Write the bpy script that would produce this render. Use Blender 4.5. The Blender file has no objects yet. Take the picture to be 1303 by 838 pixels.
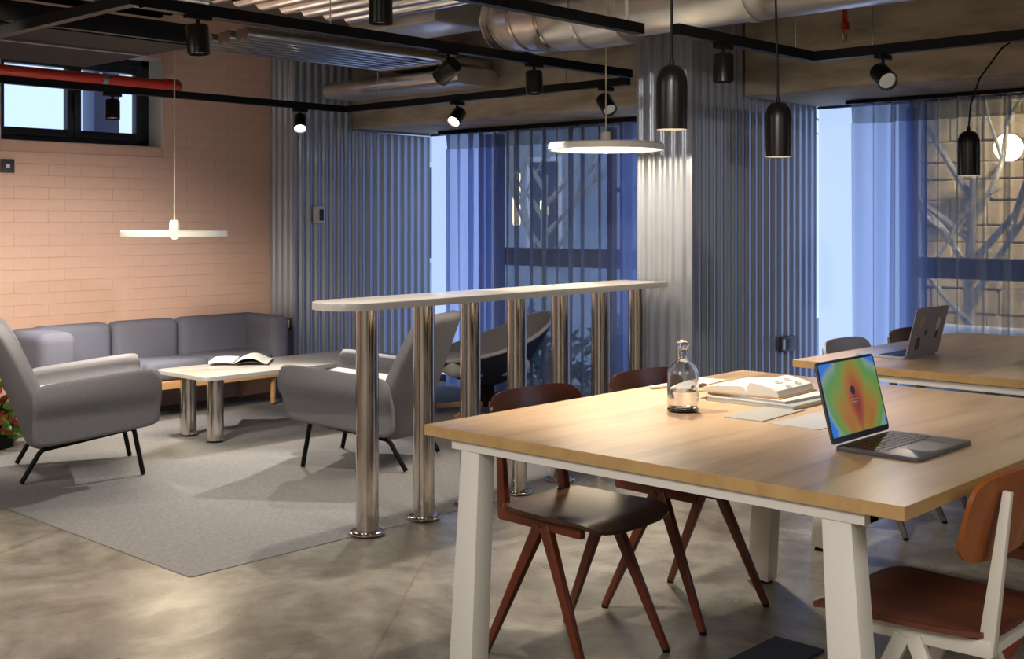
import bpy, bmesh, math, random
from mathutils import Vector, Matrix
random.seed(7)
PI = math.pi
S = bpy.context.scene
COL = S.collection

# ------------------------------------------------------------------ camera
YAW = math.radians(42.99)
cam_d = bpy.data.cameras.new('camera')
cam = bpy.data.objects.new('camera', cam_d); COL.objects.link(cam)
cam.location = (0, 0, 1.3)
cam.rotation_euler = (PI/2, 0, YAW - PI/2)
cam_d.sensor_fit = 'HORIZONTAL'; cam_d.sensor_width = 36
cam_d.lens = 1511/1303*36
cam_d.shift_y = -(419-280)/1303
cam_d.clip_start = .05
S.camera = cam

# ------------------------------------------------------------------ world, exposure
W = bpy.data.worlds.new('sky'); S.world = W; W.use_nodes = True
bg = W.node_tree.nodes['Background']
bg.inputs[0].default_value = (.50, .675, 1.0, 1); bg.inputs[1].default_value = 1.15
S.view_settings.view_transform = 'Standard'; S.view_settings.look = 'None'
S.view_settings.exposure = 0.32; S.view_settings.gamma = 1
S.cycles.use_denoising = True
S.cycles.max_bounces = 8; S.cycles.diffuse_bounces = 4; S.cycles.glossy_bounces = 4
S.cycles.transparent_max_bounces = 12; S.cycles.transmission_bounces = 8
S.cycles.caustics_reflective = False; S.cycles.caustics_refractive = False
S.cycles.sample_clamp_indirect = 4.0

WARM = (1.0, .86, .70); NEUT = (1.0, .92, .82)

def spot_light(name, loc, target, power, angle=60, blend=.6, col=WARM, size=.03, parent=None):
    d = bpy.data.lights.new(name, 'SPOT'); d.energy = power; d.color = col
    d.spot_size = math.radians(angle); d.spot_blend = blend; d.shadow_soft_size = size
    o = bpy.data.objects.new(name, d); COL.objects.link(o)
    o.location = loc
    v = Vector(target) - Vector(loc)
    o.rotation_euler = v.to_track_quat('-Z', 'Y').to_euler()
    return o

# unseen spots outside the frame, placed to light desk, floor, column and wall
spot_light('unseen_spot', (2.3, 2.6, 2.4), (2.85, 2.1, .74), 110, 46, .9, WARM)
spot_light('unseen_spot', (.9, 4.4, 2.4), (2.5, 3.9, .0), 60, 56, .6, WARM)
spot_light('unseen_spot', (.3, 3.4, 2.4), (1.7, 4.2, .0), 60, 36, .5, (1.0, .60, .34))
spot_light('unseen_spot', (1.2, 1.0, 2.4), (5.6, 3.6, 1.0), 95, 34, .9, NEUT)  # added to brighten the second corrugated column
spot_light('unseen_spot', (2.0, 4.9, 2.1), (3.75, 7.4, .1), 260, 62, .7, WARM, .22)  # added wash on the pink wall, placed to keep the disc's shadow off
# unseen soft fill lights, added behind the camera to brighten the room
def fill_area(loc, size, power):
    d = bpy.data.lights.new('fill_area_light', 'AREA'); d.shape = 'SQUARE'; d.size = size; d.energy = power; d.color = (1, .93, .84)
    o = bpy.data.objects.new('fill_area_light', d); COL.objects.link(o); o.location = loc
fill_area((-1.2, 1.0, 2.65), 1.6, 100)
fill_area((-1.0, 4.6, 2.65), 1.6, 52)
fill_area((1.5, -1.6, 2.65), 1.6, 40)

# ------------------------------------------------------------------ materials
MATS = {}
def mat(name, col, rough=.5, metal=0.0, noise=None, amt=.25, col2=None, bump=0, stretch=(1, 1, 1), emit=None, es=1.0, alpha=None, trans=0, ior=1.45, spec=None, detail=4, coat=0):
    m = bpy.data.materials.new(name); m.use_nodes = True
    nt = m.node_tree; b = nt.nodes['Principled BSDF']
    b.inputs['Base Color'].default_value = (*col, 1)
    b.inputs['Roughness'].default_value = rough; b.inputs['Metallic'].default_value = metal
    b.inputs['IOR'].default_value = ior
    if trans: b.inputs['Transmission Weight'].default_value = trans
    if spec is not None: b.inputs['Specular IOR Level'].default_value = spec
    if coat: b.inputs['Coat Weight'].default_value = coat
    if emit:
        b.inputs['Emission Color'].default_value = (*emit, 1); b.inputs['Emission Strength'].default_value = es
    if noise:
        tc = nt.nodes.new('ShaderNodeTexCoord'); mp = nt.nodes.new('ShaderNodeMapping')
        mp.inputs['Scale'].default_value = stretch
        nt.links.new(tc.outputs['Object'], mp.inputs[0])
        n = nt.nodes.new('ShaderNodeTexNoise'); n.inputs['Scale'].default_value = noise; n.inputs['Detail'].default_value = detail
        nt.links.new(mp.outputs[0], n.inputs['Vector'])
        r = nt.nodes.new('ShaderNodeValToRGB')
        r.color_ramp.elements[0].position = .3; r.color_ramp.elements[1].position = .7
        c2 = col2 or tuple(c*(1-amt) for c in col)
        r.color_ramp.elements[0].color = (*c2, 1); r.color_ramp.elements[1].color = (*col, 1)
        nt.links.new(n.outputs['Fac'], r.inputs[0]); nt.links.new(r.outputs[0], b.inputs['Base Color'])
        if bump:
            bp = nt.nodes.new('ShaderNodeBump'); bp.inputs['Strength'].default_value = bump; bp.inputs['Distance'].default_value = .01
            nt.links.new(n.outputs['Fac'], bp.inputs['Height']); nt.links.new(bp.outputs[0], b.inputs['Normal'])
    MATS[name] = m
    return m

def ramp(nt, stops):
    r = nt.nodes.new('ShaderNodeValToRGB'); e = r.color_ramp.elements
    while len(e) < len(stops): e.new(.5)
    for k, (p, c) in enumerate(stops): e[k].position = p; e[k].color = (*c, 1)
    return r

def mat_floor():
    m = mat('polished_concrete', (.34, .30, .25), .3, spec=.35)
    nt = m.node_tree; b = nt.nodes['Principled BSDF']; L = nt.links
    tc = nt.nodes.new('ShaderNodeTexCoord')
    n1 = nt.nodes.new('ShaderNodeTexNoise'); n1.inputs['Scale'].default_value = 1.3; n1.inputs['Detail'].default_value = 10; n1.inputs['Roughness'].default_value = .68; n1.inputs['Distortion'].default_value = 1.2
    n2 = nt.nodes.new('ShaderNodeTexNoise'); n2.inputs['Scale'].default_value = 5.0; n2.inputs['Detail'].default_value = 8; n2.inputs['Roughness'].default_value = .7
    for n in (n1, n2): L.new(tc.outputs['Object'], n.inputs['Vector'])
    r1 = ramp(nt, [(.34, (.135, .118, .098)), (.5, (.255, .242, .212)), (.66, (.37, .36, .325))])
    r2 = ramp(nt, [(.34, (.55, .52, .47)), (.58, (1, 1, 1))])
    L.new(n1.outputs['Fac'], r1.inputs[0]); L.new(n2.outputs['Fac'], r2.inputs[0])
    mx = nt.nodes.new('ShaderNodeMix'); mx.data_type = 'RGBA'; mx.blend_type = 'MULTIPLY'; mx.inputs[0].default_value = .8
    L.new(r1.outputs[0], mx.inputs[6]); L.new(r2.outputs[0], mx.inputs[7])
    v = nt.nodes.new('ShaderNodeTexVoronoi'); v.feature = 'DISTANCE_TO_EDGE'; v.inputs['Scale'].default_value = .55
    dn = nt.nodes.new('ShaderNodeMix'); dn.data_type = 'RGBA'; dn.inputs[0].default_value = .03
    L.new(tc.outputs['Object'], dn.inputs[6]); L.new(n1.outputs['Color'], dn.inputs[7]); L.new(dn.outputs[2], v.inputs['Vector'])
    rc = ramp(nt, [(.0, (.62, .58, .52)), (.004, (1, 1, 1))])
    L.new(v.outputs['Distance'], rc.inputs[0])
    m2 = nt.nodes.new('ShaderNodeMix'); m2.data_type = 'RGBA'; m2.blend_type = 'MULTIPLY'; m2.inputs[0].default_value = .7
    L.new(mx.outputs[2], m2.inputs[6]); L.new(rc.outputs[0], m2.inputs[7])
    L.new(m2.outputs[2], b.inputs['Base Color'])
    rr = ramp(nt, [(.3, (.36,)*3), (.7, (.18,)*3)]); L.new(n1.outputs['Fac'], rr.inputs[0]); L.new(rr.outputs[0], b.inputs['Roughness'])
    return m

def mat_wood(name, c_dark, c_mid, c_light, axis='x', rough=.4, scale=1.0):
    m = mat(name, c_mid, rough)
    nt = m.node_tree; b = nt.nodes['Principled BSDF']; L = nt.links
    tc = nt.nodes.new('ShaderNodeTexCoord'); mp = nt.nodes.new('ShaderNodeMapping')
    st = {'x': (1, 9, 9), 'y': (9, 1, 9), 'z': (9, 9, 1)}[axis]
    mp.inputs['Scale'].default_value = tuple(s*scale for s in st)
    L.new(tc.outputs['Object'], mp.inputs[0])
    n = nt.nodes.new('ShaderNodeTexNoise'); n.inputs['Scale'].default_value = 1.2; n.inputs['Detail'].default_value = 8; n.inputs['Roughness'].default_value = .6; n.inputs['Distortion'].default_value = .8
    L.new(mp.outputs[0], n.inputs['Vector'])
    r = ramp(nt, [(.25, c_dark), (.48, c_mid), (.75, c_light)])
    L.new(n.outputs['Fac'], r.inputs[0]); L.new(r.outputs[0], b.inputs['Base Color'])
    return m

def mat_curtain(name, dens, col=(.50, .64, 1.0)):
    m = bpy.data.materials.new(name); m.use_nodes = True
    nt = m.node_tree; L = nt.links
    for n in list(nt.nodes): nt.nodes.remove(n)
    out = nt.nodes.new('ShaderNodeOutputMaterial')
    tr = nt.nodes.new('ShaderNodeBsdfTransparent'); tr.inputs[0].default_value = (.86, .92, 1, 1)
    di = nt.nodes.new('ShaderNodeBsdfDiffuse'); di.inputs[0].default_value = (*col, 1)
    tl = nt.nodes.new('ShaderNodeBsdfTranslucent'); tl.inputs[0].default_value = (*col, 1)
    a = nt.nodes.new('ShaderNodeMixShader'); a.inputs[0].default_value = .5
    L.new(di.outputs[0], a.inputs[1]); L.new(tl.outputs[0], a.inputs[2])
    x = nt.nodes.new('ShaderNodeMixShader')
    # gauze looked at along its plane is denser than gauze looked at square on
    lw = nt.nodes.new('ShaderNodeLayerWeight'); lw.inputs['Blend'].default_value = .5
    mr = nt.nodes.new('ShaderNodeMapRange'); mr.inputs['To Min'].default_value = dens; mr.inputs['To Max'].default_value = min(1, dens+.4)
    L.new(lw.outputs['Facing'], mr.inputs['Value']); L.new(mr.outputs[0], x.inputs[0])
    L.new(tr.outputs[0], x.inputs[1]); L.new(a.outputs[0], x.inputs[2]); L.new(x.outputs[0], out.inputs[0])
    MATS[name] = m
    return m

def mat_screen():
    m = bpy.data.materials.new('laptop_display'); m.use_nodes = True
    nt = m.node_tree; L = nt.links; b = nt.nodes['Principled BSDF']
    tc = nt.nodes.new('ShaderNodeTexCoord'); mp = nt.nodes.new('ShaderNodeMapping')
    mp.inputs['Location'].default_value = (-.01, .02, 0)
    L.new(tc.outputs['Object'], mp.inputs[0])
    sx = nt.nodes.new('ShaderNodeSeparateXYZ'); L.new(mp.outputs[0], sx.inputs[0])
    at = nt.nodes.new('ShaderNodeMath'); at.operation = 'ARCTAN2'
    ad = nt.nodes.new('ShaderNodeMath'); ad.operation = 'ADD'; ad.inputs[1].default_value = .11
    L.new(sx.outputs['Y'], ad.inputs[0]); L.new(sx.outputs['X'], at.inputs[0]); L.new(ad.outputs[0], at.inputs[1])
    sn = nt.nodes.new('ShaderNodeMath'); sn.operation = 'MULTIPLY'; sn.inputs[1].default_value = 2.6
    L.new(at.outputs[0], sn.inputs[0])
    fr = nt.nodes.new('ShaderNodeMath'); fr.operation = 'PINGPONG'; fr.inputs[1].default_value = 1.0
    L.new(sn.outputs[0], fr.inputs[0])
    ln = nt.nodes.new('ShaderNodeVectorMath'); ln.operation = 'LENGTH'; L.new(mp.outputs[0], ln.inputs[0])
    k = nt.nodes.new('ShaderNodeMath'); k.operation = 'MULTIPLY_ADD'; k.inputs[1].default_value = 5.3; k.inputs[2].default_value = -.05
    L.new(ln.outputs['Value'], k.inputs[0])
    mx = nt.nodes.new('ShaderNodeMath'); mx.operation = 'MULTIPLY_ADD'; mx.inputs[1].default_value = .22
    L.new(fr.outputs[0], mx.inputs[0]); L.new(k.outputs[0], mx.inputs[2])
    r = ramp(nt, [(.0, (.20, .015, .01)), (.22, (.36, .06, .01)), (.42, (.40, .17, .01)), (.58, (.22, .28, .03)), (.74, (.10, .30, .06)), (.86, (.25, .35, .30)), (.92, (.01, .18, .75))])
    L.new(mx.outputs[0], r.inputs[0])
    L.new(r.outputs[0], b.inputs['Emission Color']); b.inputs['Emission Strength'].default_value = .58
    b.inputs['Base Color'].default_value = (.01, .01, .01, 1); b.inputs['Roughness'].default_value = .2
    return m

M_floor = mat_floor()
M_pink = mat('pink_painted_brick', (.80, .545, .45), .65, noise=14, amt=.05, bump=.08)
M_mortar = mat('pink_painted_mortar', (.79, .53, .435), .7)
M_conc = mat('beam_concrete', (.52, .46, .37), .75, noise=3.0, col2=(.26, .222, .172), bump=.4, stretch=(1, 1, 4), detail=8)
M_ceil = mat('dark_concrete', (.24, .20, .16), .85, noise=1.5, amt=.35)
M_wall = mat('plain_plaster', (.40, .36, .32), .8)
M_corr = mat('galvanised_sheet', (.43, .475, .575), .28, .38, noise=3, amt=.12, stretch=(1, 1, .15))
M_rug = mat('grey_carpet', (.25, .25, .256), .95, noise=60, amt=.22, bump=.3, spec=.1)
M_sofa = mat('grey_blue_wool', (.175, .185, .25), .9, noise=180, amt=.18, spec=.15, bump=.1)
M_chairfab = mat('mid_grey_wool', (.24, .24, .265), .9, noise=180, amt=.18, spec=.15, bump=.1)
M_seatfab = mat('pale_grey_wool', (.42, .41, .42), .9, noise=180, amt=.12, spec=.15, bump=.1)
M_navy = mat('dark_navy_wool', (.035, .04, .07), .85, noise=120, amt=.2, spec=.2)
M_black = mat('black_powder_coat', (.006, .006, .006), .45, spec=.2)
M_blackm = mat('black_satin_metal', (.010, .009, .009), .30, .0, spec=.4)
M_steel = mat('polished_steel', (.62, .58, .54), .12, 1.0)
M_foil = mat('silver_foil_duct', (.72, .70, .67), .30, .75, noise=6, amt=.2, bump=.35, stretch=(1, 1, 1))
M_tube = mat('aluminium_conduit', (.66, .64, .62), .22, 1.0, noise=5, amt=.15)
M_bartop = mat('white_bar_top', (.46, .455, .45), .2, noise=40, amt=.06)
M_hightop = mat('pale_grey_stone_top', (.68, .665, .64), .2, noise=40, amt=.06)
M_oak = mat_wood('oak_desk_top', (.33, .21, .12), (.53, .37, .225), (.64, .475, .31), 'x', .28)
M_oakedge = mat_wood('oak_edge_band', (.42, .26, .10), (.52, .33, .14), (.58, .38, .17), 'x', .45)
M_oakleg = mat_wood('oiled_oak', (.42, .23, .10), (.55, .32, .15), (.62, .38, .19), 'x', .5)
M_white = mat('white_powder_coat', (.78, .76, .72), .4)
M_redfr = mat('oxide_red_steel', (.15, .035, .015), .32)
M_brownply = mat_wood('dark_brown_plywood', (.035, .018, .012), (.06, .028, .018), (.10, .04, .025), 'x', .3)
M_redply = mat_wood('red_brown_plywood', (.018, .006, .004), (.032, .010, .0055), (.05, .015, .007), 'y', .22)
M_orply = mat_wood('orange_brown_plywood', (.22, .06, .015), (.34, .105, .024), (.42, .15, .04), 'z', .38)
M_seatply = mat_wood('chestnut_seat_plywood', (.085, .022, .01), (.13, .034, .013), (.18, .05, .02), 'x', .55)
M_whitefr = mat('cream_white_steel', (.74, .71, .64), .4)
M_orfr = mat('orange_red_steel', (.36, .10, .05), .42)
M_greyply = mat('blue_grey_plywood', (.34, .36, .46), .45, noise=8, amt=.08)
M_greyfr = mat('grey_steel', (.22, .21, .22), .4, .3)
M_alu = mat('silver_grey_aluminium', (.34, .37, .50), .35, .2)
M_alud = mat('dark_grey_aluminium', (.11, .11, .125), .35, .4)
M_keys = mat('dark_keyboard', (.015, .016, .02), .4)
M_bezel = mat('black_bezel_glass', (.006, .006, .007), .15)
M_screen = mat_screen()
M_glass = mat('clear_glass', (.97, .98, .98), .0, trans=1.0, ior=1.45)
M_pane = mat('window_glass', (1, 1, 1), .0, trans=1.0, ior=1.02)
M_water = mat('water', (.96, .98, 1), .0, trans=1.0, ior=1.33)
M_pale = mat('pale_grey_paper', (.46, .47, .48), .4)
M_paper = mat('white_paper', (.60, .60, .585), .7)
M_page = mat('sketchbook_page', (.68, .665, .62), .7)
M_ink = mat('grey_ink', (.50, .49, .46), .8)
M_greypaper = mat('grey_card', (.36, .36, .345), .45)
M_tan = mat('tan_card', (.40, .22, .10), .6)
M_dark = mat('dark_print', (.05, .045, .04), .4)
M_frost = mat('frosted_daylight_glass', (.6, .7, .9), .6, emit=(.475, .64, 1.0), es=.76)
M_wframe = mat('dark_window_frame', (.016, .020, .032), .4)
M_bframe = mat('blue_grey_window_frame', (.05, .07, .13), .4)
M_red = mat('red_pipe_paint', (.48, .035, .02), .4)
M_lampw = mat('white_lamp_metal', (.80, .78, .72), .4)
M_lampface = mat('glowing_lamp_diffuser', (.9, .85, .75), .5, emit=(1.0, .86, .62), es=2.6)
M_lampdim = mat('lamp_diffuser', (.9, .85, .75), .5, emit=(1.0, .86, .62), es=1.6)
M_lens = mat('lit_spot_lens', (.9, .9, .9), .3, emit=(1.0, .93, .80), es=9)
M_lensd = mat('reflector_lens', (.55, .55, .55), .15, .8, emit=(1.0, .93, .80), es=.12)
M_cordw = mat('cream_fabric_cord', (.70, .62, .48), .7)
M_socket = mat('dark_socket', (.05, .055, .07), .4)
M_leaf = mat('green_leaf', (.14, .30, .035), .5, noise=20, amt=.5)
M_leafr = mat('red_leaf', (.35, .055, .02), .5, noise=20, amt=.5)
M_soil = mat('dark_planter', (.014, .013, .012), .7, spec=.2)
M_extwall = mat('grey_render', (.50, .56, .66), .8, noise=1.5, amt=.3)
M_stone = mat('tan_stone', (.60, .47, .28), .8, noise=7, amt=.35, emit=None)
M_joint = mat('stone_joint', (.42, .33, .21), .9)
M_gravel = mat('pale_gravel', (.42, .46, .52), .85, noise=30, amt=.5)
M_bark = mat('pale_bark', (.62, .57, .48), .8, noise=20, amt=.3)
M_reflstrip = mat('reflection_strip_glow', (.9, .8, .6), .4, emit=(1.0, .72, .38), es=3.5)
M_refldisc = mat('reflection_disc_glow', (.9, .85, .7), .4, emit=(1.0, .86, .62), es=9)
M_shrub = mat('outdoor_shrub_leaf', (.16, .24, .22), .6, noise=15, amt=.5)
M_wins = mat('white_ledge', (.80, .82, .86), .5)
M_clear = mat('sticker_white', (.75, .75, .74), .4)
M_sticky = mat('sticker_yellow', (.52, .42, .22), .4)
M_curt = mat_curtain('sheer_blue_voile', .55)
M_curth = mat_curtain('sheer_blue_heading', .80, (.30, .36, .52))

# ------------------------------------------------------------------ mesh helpers
class B:
    """collects shapes into one mesh"""
    def __init__(s): s.bm = bmesh.new()
    def box(s, c, size, bev=0, seg=2, rot=None):
        r = bmesh.ops.create_cube(s.bm, size=1)
        vs = r['verts']
        for v in vs: v.co = Vector((v.co.x*size[0], v.co.y*size[1], v.co.z*size[2]))
        if bev:
            es = list({e for v in vs for e in v.link_edges})
            g = bmesh.ops.bevel(s.bm, geom=es, offset=min(bev, min(size)*.499), segments=seg, affect='EDGES', profile=.5)
            vs = list({v for f in g['faces'] for v in f.verts} | {v for v in vs if v.is_valid})
        M = Matrix.Translation(Vector(c))
        if rot is not None: M = M @ rot.to_4x4()
        for v in vs: v.co = M @ v.co
        return s
    def b(s, x0, x1, y0, y1, z0, z1, bev=0, seg=2):
        return s.box(((x0+x1)/2, (y0+y1)/2, (z0+z1)/2), (abs(x1-x0), abs(y1-y0), abs(z1-z0)), bev, seg)
    def bar(s, p, q, w, h, w2=None, h2=None, bev=0, up=(0, 0, 1)):
        """tapered bar from p to q, section w (side) x h (up)"""
        p, q = Vector(p), Vector(q); d = (q-p).normalized(); u = Vector(up)
        if abs(d.dot(u)) > .98: u = Vector((1, 0, 0))
        sd = d.cross(u).normalized(); u = sd.cross(d).normalized()
        w2 = w if w2 is None else w2; h2 = h if h2 is None else h2
        vs = []
        for c, ww, hh in ((p, w, h), (q, w2, h2)):
            for a, b_ in ((-1, -1), (1, -1), (1, 1), (-1, 1)):
                vs.append(s.bm.verts.new(c + sd*(a*ww/2) + u*(b_*hh/2)))
        fs = [(3, 2, 1, 0), (4, 5, 6, 7)] + [(k, (k+1) % 4, 4+(k+1) % 4, 4+k) for k in range(4)]
        for f in fs: s.bm.faces.new([vs[k] for k in f])
        if bev:
            es = list({e for v in vs for e in v.link_edges})
            bmesh.ops.bevel(s.bm, geom=es, offset=bev, segments=2, affect='EDGES', profile=.5)
        return s
    def tube(s, pts, r, n=12, cap=True):
        pts = [Vector(p) for p in pts]
        R = r if isinstance(r, (list, tuple)) else [r]*len(pts)
        d0 = (pts[1]-pts[0]).normalized()
        up = Vector((0, 0, 1)) if abs(d0.z) < .95 else Vector((1, 0, 0))
        x = d0.cross(up).normalized()
        rings = []
        for k, p in enumerate(pts):
            if k == 0: d = d0
            elif k == len(pts)-1: d = (pts[k]-pts[k-1]).normalized()
            else: d = ((pts[k]-pts[k-1]).normalized() + (pts[k+1]-pts[k]).normalized()).normalized()
            x = (x - d*x.dot(d)).normalized(); y = d.cross(x)
            rings.append([s.bm.verts.new(p + (x*math.cos(2*PI*a/n) + y*math.sin(2*PI*a/n))*R[k]) for a in range(n)])
        for A, C in zip(rings, rings[1:]):
            for a in range(n): s.bm.faces.new((A[a], A[(a+1) % n], C[(a+1) % n], C[a]))
        if cap:
            s.bm.faces.new(rings[0][::-1]); s.bm.faces.new(rings[-1])
        return s
    def lathe(s, prof, c=(0, 0, 0), n=28, axis=None):
        """prof: (r, z) pairs"""
        c = Vector(c); rings = []
        Q = Vector(axis).to_track_quat('Z', 'Y').to_matrix() if axis is not None else Matrix.Identity(3)
        for r, z in prof:
            if r < 1e-6: rings.append([s.bm.verts.new(c + Q @ Vector((0, 0, z)))])
            else: rings.append([s.bm.verts.new(c + Q @ Vector((r*math.cos(2*PI*a/n), r*math.sin(2*PI*a/n), z))) for a in range(n)])
        for A, C in zip(rings, rings[1:]):
            for a in range(n):
                a2 = (a+1) % n
                if len(A) == 1 and len(C) == 1: continue
                if len(A) == 1: s.bm.faces.new((A[0], C[a2], C[a]))
                elif len(C) == 1: s.bm.faces.new((A[a], A[a2], C[0]))
                else: s.bm.faces.new((A[a], A[a2], C[a2], C[a]))
        return s
    def sheet(s, fn, nu, nv, th=0.0, wrap=False):
        """surface fn(u, v), u, v in 0..1, given thickness th"""
        P = [[Vector(fn(i/nu, j/nv)) for j in range(nv+1)] for i in range(nu+1)]
        def nrm(i, j):
            a = P[min(i+1, nu)][j] - P[max(i-1, 0)][j]; b_ = P[i][min(j+1, nv)] - P[i][max(j-1, 0)]
            n = a.cross(b_); return n.normalized() if n.length > 1e-9 else Vector((0, 0, 1))
        T = [[s.bm.verts.new(P[i][j]) for j in range(nv+1)] for i in range(nu+1)]
        for i in range(nu):
            for j in range(nv): s.bm.faces.new((T[i][j], T[i+1][j], T[i+1][j+1], T[i][j+1]))
        if th:
            U = [[s.bm.verts.new(P[i][j] - nrm(i, j)*th) for j in range(nv+1)] for i in range(nu+1)]
            for i in range(nu):
                for j in range(nv): s.bm.faces.new((U[i][j+1], U[i+1][j+1], U[i+1][j], U[i][j]))
            for i in range(nu):
                s.bm.faces.new((T[i+1][0], T[i][0], U[i][0], U[i+1][0])); s.bm.faces.new((T[i][nv], T[i+1][nv], U[i+1][nv], U[i][nv]))
            for j in range(nv):
                s.bm.faces.new((T[0][j], T[0][j+1], U[0][j+1], U[0][j])); s.bm.faces.new((T[nu][j+1], T[nu][j], U[nu][j], U[nu][j+1]))
        return s
    def prism(s, poly, z0, z1, bev=0):
        lo = [s.bm.verts.new((x, y, z0)) for x, y in poly]; hi = [s.bm.verts.new((x, y, z1)) for x, y in poly]
        n = len(poly)
        s.bm.faces.new(lo[::-1]); t = s.bm.faces.new(hi)
        for k in range(n): s.bm.faces.new((lo[k], lo[(k+1) % n], hi[(k+1) % n], hi[k]))
        if bev:
            es = [e for f in (t,) for e in f.edges]
            bmesh.ops.bevel(s.bm, geom=es, offset=bev, segments=2, affect='EDGES', profile=.5)
        return s
    def make(s, name, m, parent=None, loc=(0, 0, 0), rotz=0, smooth=True, ang=40, subsurf=0):
        bmesh.ops.recalc_face_normals(s.bm, faces=s.bm.faces)
        me = bpy.data.meshes.new(name); s.bm.to_mesh(me); s.bm.free()
        if smooth:
            me.shade_smooth(); me.set_sharp_from_angle(angle=math.radians(ang))
        me.materials.append(m)
        o = bpy.data.objects.new(name, me); COL.objects.link(o)
        o.location = loc; o.rotation_euler = (0, 0, rotz)
        if parent: o.parent = parent
        if subsurf:
            md = o.modifiers.new('round', 'SUBSURF'); md.levels = subsurf; md.render_levels = subsurf
        return o

def se(a, b_, n=5):
    m = max(abs(a), abs(b_))
    if m < 1e-6: return 0, 0
    x, y = a/m, b_/m
    k = 1/(abs(x)**n + abs(y)**n)**(1/n)
    return m*x*k, m*y*k

def rrect(x0, x1, y0, y1, r, n=8):
    out = []
    for cx, cy, a0 in ((x1-r, y0+r, -PI/2), (x1-r, y1-r, 0), (x0+r, y1-r, PI/2), (x0+r, y0+r, PI)):
        for k in range(n+1):
            a = a0 + PI/2*k/n; out.append((cx+r*math.cos(a), cy+r*math.sin(a)))
    return out

def tag(o, label, cat, group=None, kind=None):
    o['label'] = label; o['category'] = cat
    if group: o['group'] = group
    if kind: o['kind'] = kind
    return o
def thing(name, label, cat, loc=(0, 0, 0), rotz=0, group=None):
    o = bpy.data.objects.new(name, None); COL.objects.link(o)
    o.location = loc; o.rotation_euler = (0, 0, rotz)
    return tag(o, label, cat, group)
def struct(o): o['kind'] = 'structure'; return o
def sempty(name, loc=(0, 0, 0)):
    o = bpy.data.objects.new(name, None); COL.objects.link(o); o.location = loc; o['kind'] = 'structure'; return o
def kids(o): return [c for c in bpy.data.objects if c.parent == o]
def dup(root, loc, rotz, label, swap={}):
    r = root.copy(); COL.objects.link(r); r.location = loc; r.rotation_euler = (0, 0, rotz); r['label'] = label
    def rec(src, dst):
        for ch in kids(src):
            c = ch.copy(); COL.objects.link(c); c.parent = dst
            if c.type == 'MESH' and c.data.materials and c.name.split('.')[0] in swap:
                c.data = c.data.copy(); c.data.materials[0] = swap[c.name.split('.')[0]]
            rec(ch, c)
    rec(root, r)
    return r

# ------------------------------------------------------------------ setting
UC, UW = 5.30, 6.66                 # front of the columns, plane of the street windows
V1, V2 = 7.126, 3.628               # faces of the two corrugated columns
VP = 7.46                           # pink brick wall
ZC = 2.75
ZB = 2.0                            # underside of the beams

struct(B().b(-3, 7.2, -3.2, 7.8, -.12, 0).make('floor', M_floor, smooth=False))
struct(B().b(-3, 7.2, -3.2, 7.8, ZC, ZC+.15).make('ceiling', M_ceil, smooth=False))
struct(B().b(-3.1, -3, -3.2, 7.8, 0, ZC).make('wall_left', M_wall, smooth=False))
struct(B().b(-3, 7.2, -3.3, -3.2, 0, ZC).make('wall_front', M_wall, smooth=False))

# pink brick wall with a high window opening
WU0, WU1, WZ0, WZ1 = 3.27, 4.41, 1.807, 2.43
wb = B()
wb.b(-3, WU0, VP, VP+.28, 0, ZC); wb.b(WU1, UW+.3, VP, VP+.28, 0, ZC)
wb.b(WU0, WU1, VP, VP+.28, 0, WZ0); wb.b(WU0, WU1, VP, VP+.28, WZ1, ZC)
wall = struct(wb.make('wall_back', M_mortar, smooth=False))
def brick_mesh(w):
    g = B().box((0, 0, 0), (w, .012, .0747), .0008, 1)
    o = g.make('brick', M_pink, smooth=False); me = o.data; bpy.data.objects.remove(o); return me
full = brick_mesh(.2249); half = brick_mesh(.1115)
rest = B()
nb = 0
for k in range(36):
    z = .04 + k*.0755
    off = 0 if k % 2 else -.1128
    u = .2 + off
    while u < UC+.06:
        w = .2249
        a, b_ = u, u+w
        cz0, cz1 = z-.033, z+.033
        u += .2255
        segs = [(a, b_)]
        if cz1 > WZ0 and cz0 < WZ1:
            segs = []
            if a < WU0: segs.append((a, min(b_, WU0)))
            if b_ > WU1: segs.append((max(a, WU1), b_))
        for s0, s1 in segs:
            s1 = min(s1, UC+.02)
            if s1-s0 < .03 or z > 2.68: continue
            pr = random.uniform(-.0062, -.0056)
            vis = s1 > 3.22 and .52 < z < 2.48 and nb < 292
            if vis:
                L = s1-s0
                me = full if L > .17 else half
                o = bpy.data.objects.new('brick', me); COL.objects.link(o); o.parent = wall
                o.location = ((s0+s1)/2, VP+.002+pr, z); o.scale = (L/(.2249 if L > .17 else .1115), 1, 1)
                nb += 1
            else:
                rest.box(((s0+s1)/2, VP+.002+pr, z), (s1-s0, .012, .0747))
r_ = rest.make('brickwork', M_pink, wall, smooth=False); r_['kind'] = 'stuff'

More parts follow.
